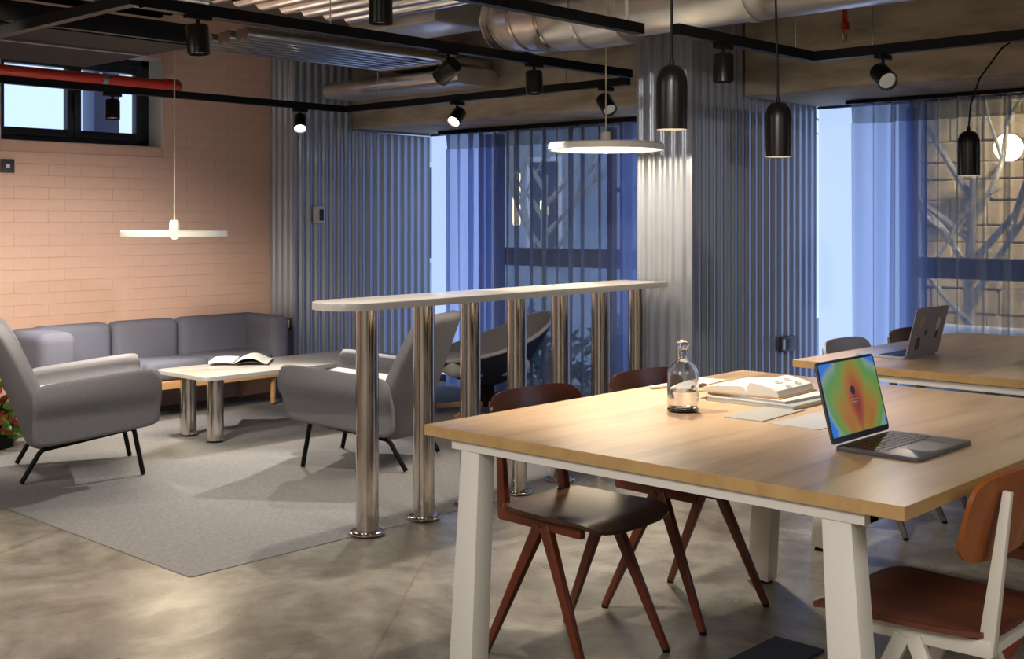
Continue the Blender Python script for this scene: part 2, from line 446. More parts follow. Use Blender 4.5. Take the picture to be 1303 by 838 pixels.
# high window in the pink wall
wv = VP+.20
w1 = sempty('window_1', (0, 0, 0))
fz0, fz1, um = WZ0+.005, WZ1, 3.845
fb = B()
fb.b(WU0, WU1, wv-.03, wv+.04, fz0, fz0+.045); fb.b(WU0, WU1, wv-.03, wv+.04, fz1-.05, fz1)
fb.b(WU0, WU0+.05, wv-.03, wv+.04, fz0, fz1); fb.b(WU1-.06, WU1, wv-.03, wv+.04, fz0, fz1)
B().b(WU1-.006, WU1-.0005, VP-.004, wv-.03, WZ0, WZ1).b(WU0+.0005, WU0+.006, VP-.004, wv-.03, WZ0, WZ1).b(WU0+.006, WU1-.006, VP-.004, wv-.03, WZ1-.006, WZ1-.0005).make('reveal_lining', M_wins, w1, smooth=False)
fb.make('window_frame', M_wframe, w1, smooth=False)
for a, b_ in ((WU0+.05, um), (um, WU1-.06)):
    c = B()
    c.b(a+.002, a+.05, wv-.045, wv+.02, fz0+.04, fz1-.05, .006); c.b(b_-.05, b_-.002, wv-.045, wv+.02, fz0+.04, fz1-.05, .006)
    c.b(a+.05, b_-.05, wv-.045, wv+.02, fz0+.04, fz0+.095, .006); c.b(a+.05, b_-.05, wv-.045, wv+.02, fz1-.11, fz1-.05, .006)
    sash = c.make('casement_sash', M_wframe, w1)
    B().b(a+.05, b_-.05, wv-.012, wv-.006, fz0+.09, fz1-.1).make('pane', M_pane, sash, smooth=False)
B().b(um-.006, um+.012, wv-.075, wv-.045, 2.02, 2.14, .005).make('window_handle', M_wframe, w1)
B().b(WU0+.01, WU1-.01, VP+.02, wv-.03, WZ0-.002, WZ0+.006).make('window_sill', M_wins, w1, smooth=False)

# corrugated cladding
PITCH, DEP = .072, .017
def corr(axis, a0, a1, fixed, z0, z1, sgn):
    n = int(abs(a1-a0)/PITCH*10)
    def fn(t, w):
        a = a0 + (a1-a0)*t
        ph = 2*PI*(a-a0)/PITCH
        d = math.cos(ph); d = max(-1, min(1, d*1.5))*DEP/2*sgn
        return (a, fixed+d, z0+(z1-z0)*w) if axis == 'u' else (fixed+d, a, z0+(z1-z0)*w)
    return B().sheet(fn, n, 1, .0015)
col1 = struct(B().b(UC+.025, UW, V1+.025, VP-.001, 0, ZC).make('column', M_wall, smooth=False))
corr('u', UC+.005, UW, V1+.010, 0, ZC-.01, -1).make('corrugated_sheet', M_corr, col1, ang=60)
corr('v', V1, VP, UC+.010, 0, ZC-.01, -1).make('corrugated_sheet', M_corr, col1, ang=60)
col2 = struct(B().b(UC+.025, UW, V2+.025, 3.985, 0, ZC).make('column', M_wall, smooth=False))
corr('u', UC+.005, UW, V2+.010, 0, ZC-.01, -1).make('corrugated_sheet', M_corr, col2, ang=60)
corr('v', V2, 3.99, UC+.010, 0, ZC-.01, -1).make('corrugated_sheet', M_corr, col2, ang=60)
for c_, v_ in ((col1, V1), (col2, V2)):
    B().bar((UC-.002, v_-.002, 0), (UC-.002, v_-.002, ZC-.02), .022, .022).make('corner_trim', M_corr, c_, smooth=False)

# beams over the windows
struct(B().b(5.82, UW+.3, 3.99, V1-.002, ZB, ZC-.002, .012).make('beam', M_conc))
struct(B().b(5.82, UW+.3, -3.2, V2-.002, ZB, ZC-.002, .012).make('beam', M_conc))
# thin pipe run round the end of the left beam
p = B().tube([(5.80, V1-.03, 2.72), (5.80, V1-.03, 1.985), (6.62, V1-.03, 1.985)], .012, 8).make('conduit_pipe', M_tube)
tag(p, 'thin grey conduit bent round the end of the concrete beam', 'pipe')

# street windows
def street_window(name, parts_v, z1, tz0, tz1, frost, mullions, lowz=.05):
    w = sempty(name)
    v0, v1 = parts_v
    f = B()
    f.b(UW, UW+.06, v0, v1, 0, lowz); f.b(UW, UW+.06, v0, v1, z1-.015, z1)
    for m in mullions: f.b(UW, UW+.06, m-.022, m+.022, lowz, z1-.04)
    f.make('window_frame', M_bframe, w, smooth=False)
    fr = sorted(frost)
    for a, b_ in fr: B().b(UW+.02, UW+.03, a, b_, lowz, z1-.015).make('frosted_pane', M_frost, w, smooth=False)
    return w
w2 = street_window('window_2', (3.99, V1), ZB, .95, 1.09, [(6.38, V1), (3.99, 4.92)], [6.36, 4.94, 5.26])
B().b(UW-.01, UW+.07, 4.94, 6.36, .955, 1.09).make('transom', M_bframe, w2, smooth=False)
for a, b_ in ((5.282, 6.338), (4.962, 5.238)):
    for z0, z1 in ((.05, .955), (1.09, 1.96)): B().b(UW+.026, UW+.032, a, b_, z0, z1).make('pane', M_pane, w2, smooth=False)
B().b(UW, UW+.06, 4.962, 5.238, 1.50, 1.53).make('glazing_bar', M_bframe, w2, smooth=False)
w3 = street_window('window_3', (-3.2, V2), ZB, .95, 1.1, [(3.05, V2)], [3.03, 2.32, 1.2], .05)
B().b(UW-.01, UW+.07, -3.2, 3.03, .965, 1.085).make('transom', M_bframe, w3, smooth=False)
for a, b_ in ((2.342, 3.008), (1.222, 2.298), (-3.2, 1.178)):
    for z0, z1 in ((.05, .965), (1.085, 1.96)): B().b(UW+.026, UW+.032, a, b_, z0, z1).make('pane', M_pane, w3, smooth=False)

# ------------------------------------------------------------------ outside the windows
struct(B().b(UW+.3, 16, -4, 12, -.3, -.15).make('ground', M_gravel, smooth=False))
tag(B().b(UW+.31, UW+1.0, -3.2, V2, -.15, .62, .01).make('white_ledge', M_wins), 'low white ledge outside the window behind the second desk', 'ledge')
bl = thing('facing_building', 'dim blue grey building across the yard beyond the lounge window', 'building', (10.6, 8.2, -.15))
B().b(0, 3, .66, 4.4, 0, 5).make('wall', M_extwall, bl, smooth=False)
for k in range(4):
    for j in range(2):
        f = B().b(-.04, .02, .85+k*.9, 1.4+k*.9, .9+j*1.9, 2.2+j*1.9).make('window', M_wins, bl, smooth=False)
        B().b(-.05, -.03, .91+k*.9, 1.34+k*.9, .96+j*1.9, 2.14+j*1.9).make('pane', M_bframe, f, smooth=False)
tag(B().b(4.45, 4.66, 8.5, 8.7, 0, 3.2, .01).make('outdoor_post', M_bframe), 'dark blue post outside seen through the high window pane', 'post')
# stone garden wall lit by an unseen lamp, seen through the right curtain
sw = thing('stone_wall', 'tan stone garden wall outside behind the second desk window', 'wall', (9.0, -2.2, -.15))
B().b(-.008, .3, 0, 6.2, 0, 3.4).make('wall_core', M_joint, sw, smooth=False)
rs = B()
zz = 0; row = 0
while zz < 3.35:
    h = random.choice((.13, .16, .19)); y = 0 if row % 2 else -.2; row += 1
    while y < 6.2:
        L = random.uniform(.24, .48); y1 = min(y+L, 6.2); y0 = max(y, 0)
        if y1-y0 > .06:
            if .9 < zz < 2.9 and 4.2 < y0:
                B().b(-.02+random.uniform(-.015, .01), .04, y0+.004, y1-.004, zz+.004, min(zz+h, 3.4)-.004, .008, 1).make('stone', M_stone, sw)
            else: rs.b(-.02, .04, y0+.01, y1-.01, zz+.01, min(zz+h, 3.4)-.01)
        y = y1
        if y >= 6.2: break
    zz += h
q = rs.make('stonework', M_stone, sw, smooth=False); q['kind'] = 'stuff'
# bare tree
def bare_tree(name, label, loc, h, seed, spread):
    rnd = random.Random(seed)
    t = thing(name, label, 'tree', loc)
    tr = B(); br = B()
    tr.tube([(0, 0, 0), (.02, .03, h*.35), (-.02, -.02, h*.6)], [.05, .038, .03], 8)
    tr.make('trunk', M_bark, t)
    def grow(p, d, L, r, lv):
        pts = [p]; q = Vector(p); dd = Vector(d)
        for k in range(4):
            dd = (dd + Vector((rnd.uniform(-.35, .35)*.4, rnd.uniform(-.35, .35), rnd.uniform(-.15, .25)))).normalized()
            q = q + dd*L/4; pts.append(q.copy())
        br.tube(pts, [r*1.3, r*1.1, r*.9, r*.75, r*.5], 6)
        if lv < 2:
            for k in range(3):
                a = rnd.uniform(-1.1, 1.1); grow(pts[rnd.choice((2, 3, 4))], (dd + Vector((rnd.uniform(-.3, .3), a, rnd.uniform(-.2, .5)))).normalized(), L*.62, r*.55, lv+1)
    for k in range(7):
        z = h*(.25+.05*k)
        grow(Vector((0, 0, z)), Vector((rnd.uniform(-.3, .3), (-1)**k*spread, 1)).normalized(), h*.32, .022, 0)
    br.make('branches', M_bark, t)
bare_tree('bare_tree', 'bare pale tree outside between the right curtain and stone wall', (8.2, 3.28, -.15), 2.9, 4, .9)
bare_tree('bare_tree', 'bare tree outside the lounge window by the facing building', (9.3, 8.2, -.15), 3.2, 9, .8)
fl = thing('reflection_disc', 'added round glow for a lamp reflection behind the right sheer curtain', 'light', (8.6, 3.18, 1.82))  # added outside, stands in for a bright lamp reflection in the glass
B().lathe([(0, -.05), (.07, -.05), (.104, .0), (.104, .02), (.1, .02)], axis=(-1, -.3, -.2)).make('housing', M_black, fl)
B().lathe([(0, .022), (.1, .022), (.1, .026), (0, .03)], axis=(-1, -.3, -.2)).make('lens', M_refldisc, fl)
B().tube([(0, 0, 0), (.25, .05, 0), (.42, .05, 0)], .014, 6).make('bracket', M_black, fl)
spot_light('stone_wall_spot', (8.0, 2.2, 2.6), (8.98, 2.6, 1.2), 420, 110, .8, (1, .80, .50), .1)  # unseen warm lamp on the stone wall, apart from the round glow
for nm, (x, y, z), h, lb in (('reflection_strip', (10.0, 9.25, 1.55), .62, 'tall slim added glow for a lamp reflection outside the lounge window'), ('reflection_strip', (10.0, 8.83, 1.43), .20, 'short added glow for a lamp reflection outside the lounge window')):
    t = thing(nm, lb, 'reflection', (x, y, z))  # glowing strip added outside in place of a pendant's reflection in the window
    B().lathe([(0, -h/2), (.035, -h/2), (.045, -h/2+.03), (.045, h/2-.03), (.035, h/2), (0, h/2)], n=14).make('glass', M_reflstrip, t)
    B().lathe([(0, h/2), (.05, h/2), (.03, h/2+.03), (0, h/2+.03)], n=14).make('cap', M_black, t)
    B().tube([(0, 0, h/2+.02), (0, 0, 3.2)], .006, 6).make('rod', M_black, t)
# shrubs in a bed below the lounge window
def shrub(loc, r, h, seed, label, m, name='garden_shrub', n=420, leaf=.05, group=None, cat='shrub'):
    rnd = random.Random(seed); t = thing(name, label, cat, loc, group=group)
    g = B()
    for k in range(n):
        a = rnd.uniform(0, 2*PI); rr = r*math.sqrt(rnd.random()); z = h*(.12+.88*rnd.random()*(1-.5*(rr/r)**2))
        c = Vector((rr*math.cos(a), rr*math.sin(a), z))
        d = Vector((rnd.uniform(-1, 1), rnd.uniform(-1, 1), rnd.uniform(-.3, 1))).normalized(); s_ = d.cross(Vector((rnd.uniform(-1, 1), rnd.uniform(-1, 1), rnd.uniform(-1, 1)))).normalized()
        L = leaf*rnd.uniform(.7, 1.3); n_ = d.cross(s_)
        v = [g.bm.verts.new(c-d*L), g.bm.verts.new(c+s_*L*.45+n_*L*.1), g.bm.verts.new(c+d*L), g.bm.verts.new(c-s_*L*.45+n_*L*.1)]
        g.bm.faces.new((v[0], v[1], v[2])); g.bm.faces.new((v[0], v[2], v[3]))
    o = g.make('foliage', m, t, smooth=False); o['kind'] = 'stuff'
    st = B()
    for k in range(6): st.tube([(rnd.uniform(-.05, .05)*r*3, rnd.uniform(-.05, .05)*r*3, 0), (rnd.uniform(-.6, .6)*r, rnd.uniform(-.6, .6)*r, h*.75)], [.008, .004], 5)
    st.make('stems', M_bark, t)
    return t
for k, (x, y, r, h) in enumerate(((7.6, 6.75, .36, .75), (7.7, 5.85, .42, .9), (7.55, 5.0, .38, .8))):
    shrub((x, y, -.15), r, h, 20+k, ['low grey green shrub outside the lounge window nearest the pink wall side', 'tallest grey green shrub outside the middle of the lounge window', 'grey green shrub outside the lounge window nearest the second corrugated column'][k], M_shrub, leaf=.06)

# ------------------------------------------------------------------ curtains
def curtain(v0, v1, zt, label, seed, tight):
    t = thing('sheer_curtain', label, 'curtain', (6.44, 0, 0))
    rnd = random.Random(seed)
    ph = [rnd.uniform(0, 6.28) for _ in range(4)]
    L = v1-v0
    def off(s_, w):
        s2 = s_*L
        k = 1-.25*w
        return k*(.044*math.sin(2*PI*s2/.125+ph[0]+.5*math.sin(2*PI*s2/.5+ph[3])) + .016*math.sin(2*PI*s2/.071+ph[1]+w) + .014*math.sin(2*PI*s2/.33+ph[2]+.8*w))
    n = int(L/.0085)
    z1 = zt-.115
    def warp(s_): return s_ if not tight else s_
    B().sheet(lambda a, w: (off(a, w), v1-L*a, z1*(1-w)+.015*w), n, 6).make('curtain_panel', M_curt, t, ang=180)
    B().sheet(lambda a, w: (off(a, 0)*(1-.2*w), v1-L*a, zt-.115*w), n, 2).make('curtain_heading', M_curth, t, ang=180)
    r = B().b(6.41, 6.45, v0-.02, v1+.05, zt+.002, ZB-.002).make('curtain_track', M_black, smooth=False)
    return t, r
a_, r1 = curtain(4.86, 6.72, 1.965, 'sheer blue curtain hanging in folds beside the lounge chairs', 3, 0)
tag(r1, 'black curtain track under the beam in the lounge', 'curtain track')
a_, r2 = curtain(.9, 3.26, 1.975, 'sheer blue curtain hanging in folds behind the second desk', 5, 0)
tag(r2, 'black curtain track under the beam by the second desk', 'curtain track')
# gathered outer edges of the drapes: dense stacks of folds
def stack(v0, v1, zt, label, seed):
    rnd = random.Random(seed); L = v1-v0
    t = thing('sheer_curtain', label, 'curtain', (6.53, 0, 0))
    n = int(L/.006); p0 = rnd.uniform(0, 6)
    def off(s_, w): return (.045*math.sin(2*PI*s_*L/.075+p0)+.012*math.sin(2*PI*s_*L/.031))*(1-.1*w)
    B().sheet(lambda a, w: (off(a, w), v1-L*(a+.03*math.sin(a*9+w)), zt*(1-w)+.02*w), n, 6).make('curtain_panel', M_curt, t, ang=180)
stack(6.20, 6.44, 1.96, 'dense gathered bunch of blue curtain beside the frosted pane', 31)
stack(4.86, 5.08, 1.96, 'dense gathered bunch of blue curtain next to second corrugated column', 32)
stack(2.86, 3.03, 1.97, 'dense gathered bunch of blue curtain behind the grey laptop', 33)

# ------------------------------------------------------------------ rug
tag(B().prism(rrect(2.36, 6.60, 3.80, 7.42, .02, 3), .0, .004, .0015).make('grey_rug', M_rug), 'large flat grey carpet under the lounge seating', 'rug')

# ------------------------------------------------------------------ high bar
ang = math.radians(3.05)
bar = thing('high_bar', 'long narrow white high bar on seven polished steel tube legs', 'bar table', (3.184, 3.786, .004), ang)
BL = 2.06
top = []
for k in range(17):
    a = PI/2 + PI*k/16; top.append((-.10+.15*math.cos(a), .15*math.sin(a)))
top += [(BL, -.15), (BL, .15)]
B().prism(top, .936, .966, .004).make('bar_top', M_hightop, bar)
for x in (0, .334, .637, .968, 1.305, 1.647, 1.985):
    lg = B().lathe([(0, .004), (.047, .004), (.047, .936), (0, .936)], (x, 0, 0), 32).make('leg', M_steel, bar)
    B().lathe([(0, 0), (.0, .0), (.074, 0), (.074, .007), (.070, .010), (.046, .010)], (x, 0, .004), 32).make('floor_flange', M_steel, lg)

# ------------------------------------------------------------------ desks
def desk(name, label, u0, u1, v0, v1):
    t = thing(name, label, 'table', ((u0+u1)/2, (v0+v1)/2, 0))
    w, d = (u1-u0)/2, (v1-v0)/2
    B().b(-w, w, -d, d, .717, .745, .0015, 1).make('tabletop', M_oak, t)
    e = B()
    for s in (-1, 1):
        e.b(s*w-.001, s*w+.0012, -d, d, .7172, .7448); e.b(-w, w, s*d-.001, s*d+.0012, .7172, .7448)
    e.make('edge_band', M_oakedge, t, smooth=False)
    f = B()
    for s in (-1, 1):
        f.b(s*(w-.045)-.03, s*(w-.045)+.03, -d+.09, d-.09, .690, .717); f.b(-w+.04, w-.04, s*(d-.12)-.03, s*(d-.12)+.03, .690, .717)
    f.make('under_frame', M_white, t, smooth=False)
    for sx in (-1, 1):
        for sy in (-1, 1):
            lg = B().bar((sx*(w-.05), sy*(d-.155), .70), (sx*(w-.05), sy*(d-.112), .012), .062, .066, .066, .088, .003, up=(0, 1, 0)).make('leg', M_white, t)
            B().b(sx*(w-.05)-.024, sx*(w-.05)+.024, sy*(d-.112)-.03, sy*(d-.112)+.03, 0, .014).make('foot_pad', M_black, lg, smooth=False)
    return t
desk('work_desk', 'large oak desk with white legs holding the open laptop with colourful screen', 2.20, 3.80, 1.012, 2.375)
desk('work_desk', 'oak desk with white legs holding the grey laptop with stickers', 4.22, 5.82, 1.04, 2.405)
tag(B().b(2.9, 3.26, 1.75, 1.92, 0, .009, .003).make('floor_box', M_navy), 'dark blue floor box lid set in concrete under the desk', 'floor box')

# ------------------------------------------------------------------ compass chairs
def make_chair(label, loc, rotz):
    t = thing('plywood_chair', label, 'chair', loc, rotz, 'plywood chairs round the desks')
    def seat(a, b_):
        x, y = se(2*a-1, 2*b_-1, 6)
        xx = .030 + x*.205; yy = y*(.19 + .01*x)
        z = .446 + .010*y*y - .006*(1-x*x) - .022*max(0, x-.55)**2/.2
        return (xx, yy, z)
    B().sheet(seat, 16, 14, .011).make('seat', M_brownply, t, ang=60)
    def back(a, b_):
        y, z = se(2*a-1, 2*b_-1, 5)
        return (-.172 - .024*z + .035*y*y, y*.208, .686 + z*.096)
    B().sheet(back, 16, 8, .011).make('backrest', M_redply, t, ang=60)
    for s in (-1, 1):
        f = B()
        f.bar((.15, s*.150, .412), (-.175, s*.142, .418), .022, .030, .026, .036, .002)
        f.bar((-.162, s*.142, .405), (-.200, s*.128, .745), .026, .034, .016, .018, .002, up=(1, 0, 0))
        f.make('side_frame', M_redfr, t)
        for sx in (-1, 1):
            lg = B().bar((.045*0+.012*sx, s*.150, .408), (sx*.195, s*.188, .008), .026, .036, .018, .020, .002, up=(1, 0, 0)).make('leg', M_redfr, t)
            B().lathe([(0, 0), (.011, 0), (.011, .01), (0, .012)], (sx*.196, s*.188, 0), 10).make('foot_cap', M_black, lg)
    f = B(); f.bar((.02, -.15, .402), (.02, .15, .402), .04, .016); f.make('cross_rail', M_redfr, t)
    f = B(); f.bar((-.165, -.142, .414), (-.165, .142, .414), .022, .02); f.make('cross_rail', M_redfr, t)
    return t
c1 = make_chair('dark brown plywood chair with oxide red legs nearest the high bar end, tucked under desk', (2.745, 2.295, 0), -PI/2)
dup(c1, (3.32, 2.297, 0), -PI/2, 'dark brown plywood chair with oxide red legs behind the glass bottle')
dup(c1, (2.60, 1.115, 0), PI/2, 'cream framed chair with orange brown plywood back and chestnut seat', {'seat': M_seatply, 'backrest': M_orply, 'side_frame': M_whitefr, 'leg': M_whitefr, 'cross_rail': M_whitefr})
dup(c1, (3.39, 1.06, 0), PI/2, 'plywood chair with orange red legs just beyond the cream framed chair', {'seat': M_seatply, 'backrest': M_redply, 'side_frame': M_orfr, 'leg': M_orfr, 'cross_rail': M_orfr})
dup(c1, (4.81, 2.315, 0), -PI/2, 'chair with pale blue grey back tucked at the second desk', {'seat': M_greyply, 'backrest': M_greyply, 'side_frame': M_greyfr, 'leg': M_greyfr, 'cross_rail': M_greyfr})
dup(c1, (5.47, 2.33, 0), -PI/2, 'chair with dark wooden back just behind the grey laptop', {'backrest': M_brownply, 'side_frame': M_greyfr, 'leg': M_greyfr, 'cross_rail': M_greyfr})

# ------------------------------------------------------------------ laptops
def laptop(label, loc, rotz, lid_ang, screen, M_alu):
    """local: hinge along x at y = 0, base towards -y"""
    t = thing('laptop', label, 'laptop', loc, rotz)
    W_, D_ = .304, .212
    base = B().prism(rrect(-W_/2, W_/2, -D_, 0, .012, 4), .001, .0105, .002).make('base', M_alu, t)
    B().prism(rrect(-.135, .135, -.118, -.018, .004, 2), .0103, .0109).make('keyboard', M_keys, base, smooth=False)
    ks = B()
    for r in range(6):
        for c in range(14):
            ks.box((-.1256+c*.0193, -.0265-r*.0166, .0113), (.0162, .0136, .0010))
    k_ = ks.make('keys', M_keys, base, smooth=False); k_['kind'] = 'stuff'
    B().prism(rrect(-.062, .062, -.2, -.126, .004, 2), .0103, .0108).make('trackpad', M_alu, base, smooth=False)
    R = Matrix.Rotation(lid_ang-PI/2, 3, 'X')
    lid = bpy.data.objects.new('lid', None)
    g = B().prism(rrect(-W_/2, W_/2, .004, .204, .012, 4), -.005, 0, .0015)
    lid = g.make('lid', M_alu, t); lid.location = (0, .002, .0085); lid.rotation_euler = (lid_ang, 0, 0)
    B().prism(rrect(-W_/2+.002, W_/2-.002, .006, .202, .010, 4), .0, .0008).make('bezel', M_bezel, lid, smooth=False)
    if screen:
        d = B().prism([(-.144, -.089), (.144, -.089), (.144, .089), (-.144, .089)], 0, .0004).make('display', M_screen, lid, smooth=False)
        d.location = (0, .108, .0008)
    return t, lid
# screen side of the lid faces -y (local), the lid tips back past upright
lt, lid = laptop('open laptop with colourful glowing screen on the nearer oak desk', (2.775, 1.383, .745), 0, math.radians(76), True, M_alud)
lid.rotation_euler = (math.radians(90-14)+0, 0, 0)
for ch in kids(lid): pass
av = B().lathe([(0, 0), (.011, 0), (.011, .0006), (0, .0006)], (0, .122, .0013), 20).make('profile_picture', M_dark, lid, smooth=False); av.scale = (1, 1, 1)
B().b(-.016, .016, .098, .101, .0013, .0017).b(-.012, .012, .091, .094, .0013, .0017).make('screen_text', M_clear, lid, smooth=False)
l2, lid2 = laptop('grey laptop seen from behind with stickers on its lid', (4.665, 2.078, .745), PI, math.radians(76), False, M_alu)
def sticker(lidob, x, y, rx, ry, m, name='sticker'):
    pts = [(x+rx*math.cos(2*PI*k/16), y+ry*math.sin(2*PI*k/16)) for k in range(16)]
    B().prism(pts, -.0058, -.0048).make(name, m, lidob, smooth=False)
sticker(lid2, .075, .145, .018, .026, M_sticky); sticker(lid2, -.085, .13, .014, .028, M_clear)
sticker(lid2, .075, .055, .020, .028, M_dark); sticker(lid2, .077, .055, .011, .017, M_sticky); sticker(lid2, -.085, .085, .012, .018, M_dark); sticker(lid2, .02, .10, .010, .014, M_socket)

# ------------------------------------------------------------------ bottle, book, papers
bt = thing('water_bottle', 'clear glass water bottle with round stopper on the oak desk', 'bottle', (2.863, 1.99, .745))
prof_o = [(0, .0), (.040, .0), (.0455, .006), (.0455, .105), (.043, .122), (.032, .138), (.020, .146), (.0155, .152), (.0145, .172), (.0175, .174), (.0175, .181), (.0145, .183)]
prof_i = [(.0115, .183), (.0115, .152), (.017, .143), (.029, .134), (.0395, .118), (.042, .104), (.042, .012), (.036, .007), (0, .007)]
B().lathe(prof_o + prof_i, n=36).make('bottle_glass', M_glass, bt)
B().lathe([(0, .0078), (.0355, .0078), (.0414, .0128), (.0414, .060), (0, .060)], n=36).make('water', M_water, bt)
B().lathe([(0, .165), (.0105, .165), (.0105, .184), (.016, .186), (.0185, .193), (.016, .202), (.008, .207), (0, .208)], n=28).make('stopper', M_glass, bt)

def magazine(label, loc, rotz, w, d, h, m_cov, m_in, name='magazine'):
    t = thing(name, label, 'magazine', loc, rotz)
    B().b(-w/2+.003, w/2-.003, -d/2+.003, d/2, .0012, h-.0012).make('pages', m_in, t, smooth=False)
    g = B(); g.b(-w/2, w/2, -d/2, d/2, 0, .0012); g.b(-w/2, w/2, -d/2, d/2, h-.0012, h); g.b(-w/2, w/2, d/2-.001, d/2, 0, h)
    g.make('cover', m_cov, t, smooth=False)
    return t
magazine('grey bottom magazine of the pair under the open sketchbook', (3.22, 1.91, .745), .02, .27, .30, .013, M_greypaper, M_paper)
magazine('white upper magazine directly under the open sketchbook', (3.235, 1.93, .758), -.05, .24, .28, .008, M_paper, M_paper)
sb = thing('open_sketchbook', 'open sketchbook with pencil drawings lying on two magazines', 'book', (3.24, 1.945, .766), .06)
# local: spine along x?  pages fall to either side of the spine (y)
B().b(-.125, .125, -.115, .165, 0, .004, .001, 1).make('cover', M_tan, sb)
def page_block(s):
    def fn(a, b_):
        # a across from spine outwards, b along spine
        y = s*a*(.108 if s < 0 else .15)
        z = .004 + (.034 if s < 0 else .02)*(1-a)**.35*min(1, a*9+.25) + .006
        return (-.118+.236*b_, y, z)
    return fn
for s in (-1, 1):
    g = B()
    n = 14; fn = page_block(s)
    T = [[g.bm.verts.new(fn(i/n, j)) for j in (0, 1)] for i in range(n+1)]
    L_ = [[g.bm.verts.new((T[i][j].co.x, T[i][j].co.y, .0045)) for j in (0, 1)] for i in range(n+1)]
    for i in range(n):
        g.bm.faces.new((T[i][0], T[i+1][0], T[i+1][1], T[i][1])); g.bm.faces.new((L_[i][1], L_[i+1][1], L_[i+1][0], L_[i][0]))
        for j in (0, 1): g.bm.faces.new((T[i][j], T[i+1][j], L_[i+1][j], L_[i][j]))
    for i in (0, n): g.bm.faces.new((T[i][0], T[i][1], L_[i][1], L_[i][0]))
    pg = g.make('page_block', M_page, sb, ang=30)
    if s < 0:
        rnd = random.Random(3)
        for cx, cy, r in ((.05, -.05, .02), (.052, -.085, .017), (-.02, -.055, .024), (-.02, -.09, .016)):
            d = B()
            for k in range(5):
                pts = []
                for j in range(13):
                    a = 2*PI*j/12; rr = r*(.35+.16*k)*(1+.15*math.sin(3*a+k))
                    px_, py_ = cx+rr*math.cos(a), cy+rr*.55*math.sin(a)
                    aa = min(1, max(.02, -py_/.108)); z = fn(aa, .5)[2]+.0004
                    pts.append((px_, py_, z))
                d.tube(pts, .0007, 4, False)
            d.make('pencil_drawing', M_ink, pg)
def sheet_paper(label, loc, rotz, w, d, m, h=.0015, name='paper_sheet'):
    return tag(B().b(-w/2, w/2, -d/2, d/2, 0, h).make(name, m, None, loc, rotz, smooth=False), label, 'paper')
sheet_paper('grey card lying flat in front of the magazines on the oak desk', (2.985, 1.79, .745), .05, .26, .12, M_greypaper, .003)
sheet_paper('pale sheet lying between the grey card and laptop', (2.98, 1.62, .745), -.02, .26, .15, M_pale)
sheet_paper('white leaflet lying behind the glass bottle', (3.36, 2.30, .745), .12, .28, .12, M_paper, .004)
tag(B().tube([(3.16, 2.325, .7515), (3.24, 2.30, .7515)], .0065, 10).make('white_pen', M_paper), 'short white pen lying by the white leaflet behind the bottle', 'pen')
tag(B().b(-.03, .03, -.008, .008, 0, .004, .001).make('dark_pen', M_dark, None, (3.33, 2.24, .749), .3), 'small dark clip lying on the white leaflet', 'clip')
sheet_paper('small white sheet lying on the second desk beyond the grey laptop', (4.75, 1.62, .745), .1, .25, .2, M_paper)

# ------------------------------------------------------------------ coffee table and magazine
ct = thing('coffee_table', 'low white topped coffee table on steel tube legs between the armchairs', 'coffee table', (4.50, 6.155, .004))
B().prism(rrect(-.745, .80, -.27, .29, .05, 6), .376, .399, .004).make('tabletop', M_bartop, ct)
for x, y in ((-.60, .145), (-.60, -.145), (.64, .145), (.64, -.145)):
    lg = B().lathe([(0, .012), (.049, .012), (.049, .376), (0, .376)], (x, y, 0), 28).make('leg', M_steel, ct)
    B().lathe([(.0, .012), (.053, .012), (.053, .017), (.049, .018)], (x, y, 0), 28).make('foot_ring', M_steel, lg)
om = thing('open_magazine', 'open magazine with curling dark pages on the white coffee table', 'magazine', (4.28, 6.36, .4032), math.radians(-42))
B().sheet(lambda a, b_: (-.15*a, -.14+.28*b_, .004+.004*math.sin(PI*a)+.009), 10, 3, .012).make('flat_pages', M_paper, om)
B().sheet(lambda a, b_: (.21*a, -.14+.28*b_, .013+.035*math.sin(PI*min(1, a*1.1))), 12, 3, .004).make('curling_page', M_paper, om)
B().sheet(lambda a, b_: (.22*a, -.14+.28*b_, .004+.018*math.sin(PI*min(1, a*1.05))), 12, 3, .004).make('dark_page', M_dark, om)
B().b(-.09, -.03, -.06, .04, .0175, .0195).make('printed_picture', M_dark, om, smooth=False)

# ------------------------------------------------------------------ sofa
sf = thing('sofa', 'grey blue three seat sofa on an oak frame against the pink wall', 'sofa', (4.16, 7.12, .004))
# local x along the wall, -y towards the room
for x0, x1 in ((-.76, -.245), (-.235, .25), (.26, .925)):
    B().b(x0, x1, .10, .26, .28, .625, .055, 4).make('back_cushion', M_sofa, sf, ang=80)
for x0, x1 in ((-.66, -.205), (-.195, .26), (.27, .77)):
    B().b(x0, x1, -.255, .11, .252, .385, .045, 4).make('seat_cushion', M_sofa, sf, ang=80)
B().b(-.915, -.67, -.26, .255, .262, .618, .065, 5).make('arm', M_sofa, sf, ang=80)
B().b(.775, .925, -.24, .24, .262, .625, .055, 5).make('arm', M_sofa, sf, ang=80)
g = B(); g.b(-.90, .82, -.255, -.22, .20, .252, .004); g.b(-.90, .82, .19, .225, .20, .252, .004); g.b(-.90, -.865, -.22, .19, .2, .252); g.b(.785, .82, -.22, .19, .2, .252)
g.b(-.1, -.06, -.22, .19, .2, .252)
g.make('frame', M_oakleg, sf, smooth=False)
for x in (-.87, .80):
    for y in (-.2, .2): B().lathe([(0, .012), (.017, .012), (.021, .21), (0, .21)], (x, y, 0), 14).make('leg', M_oakleg, sf)

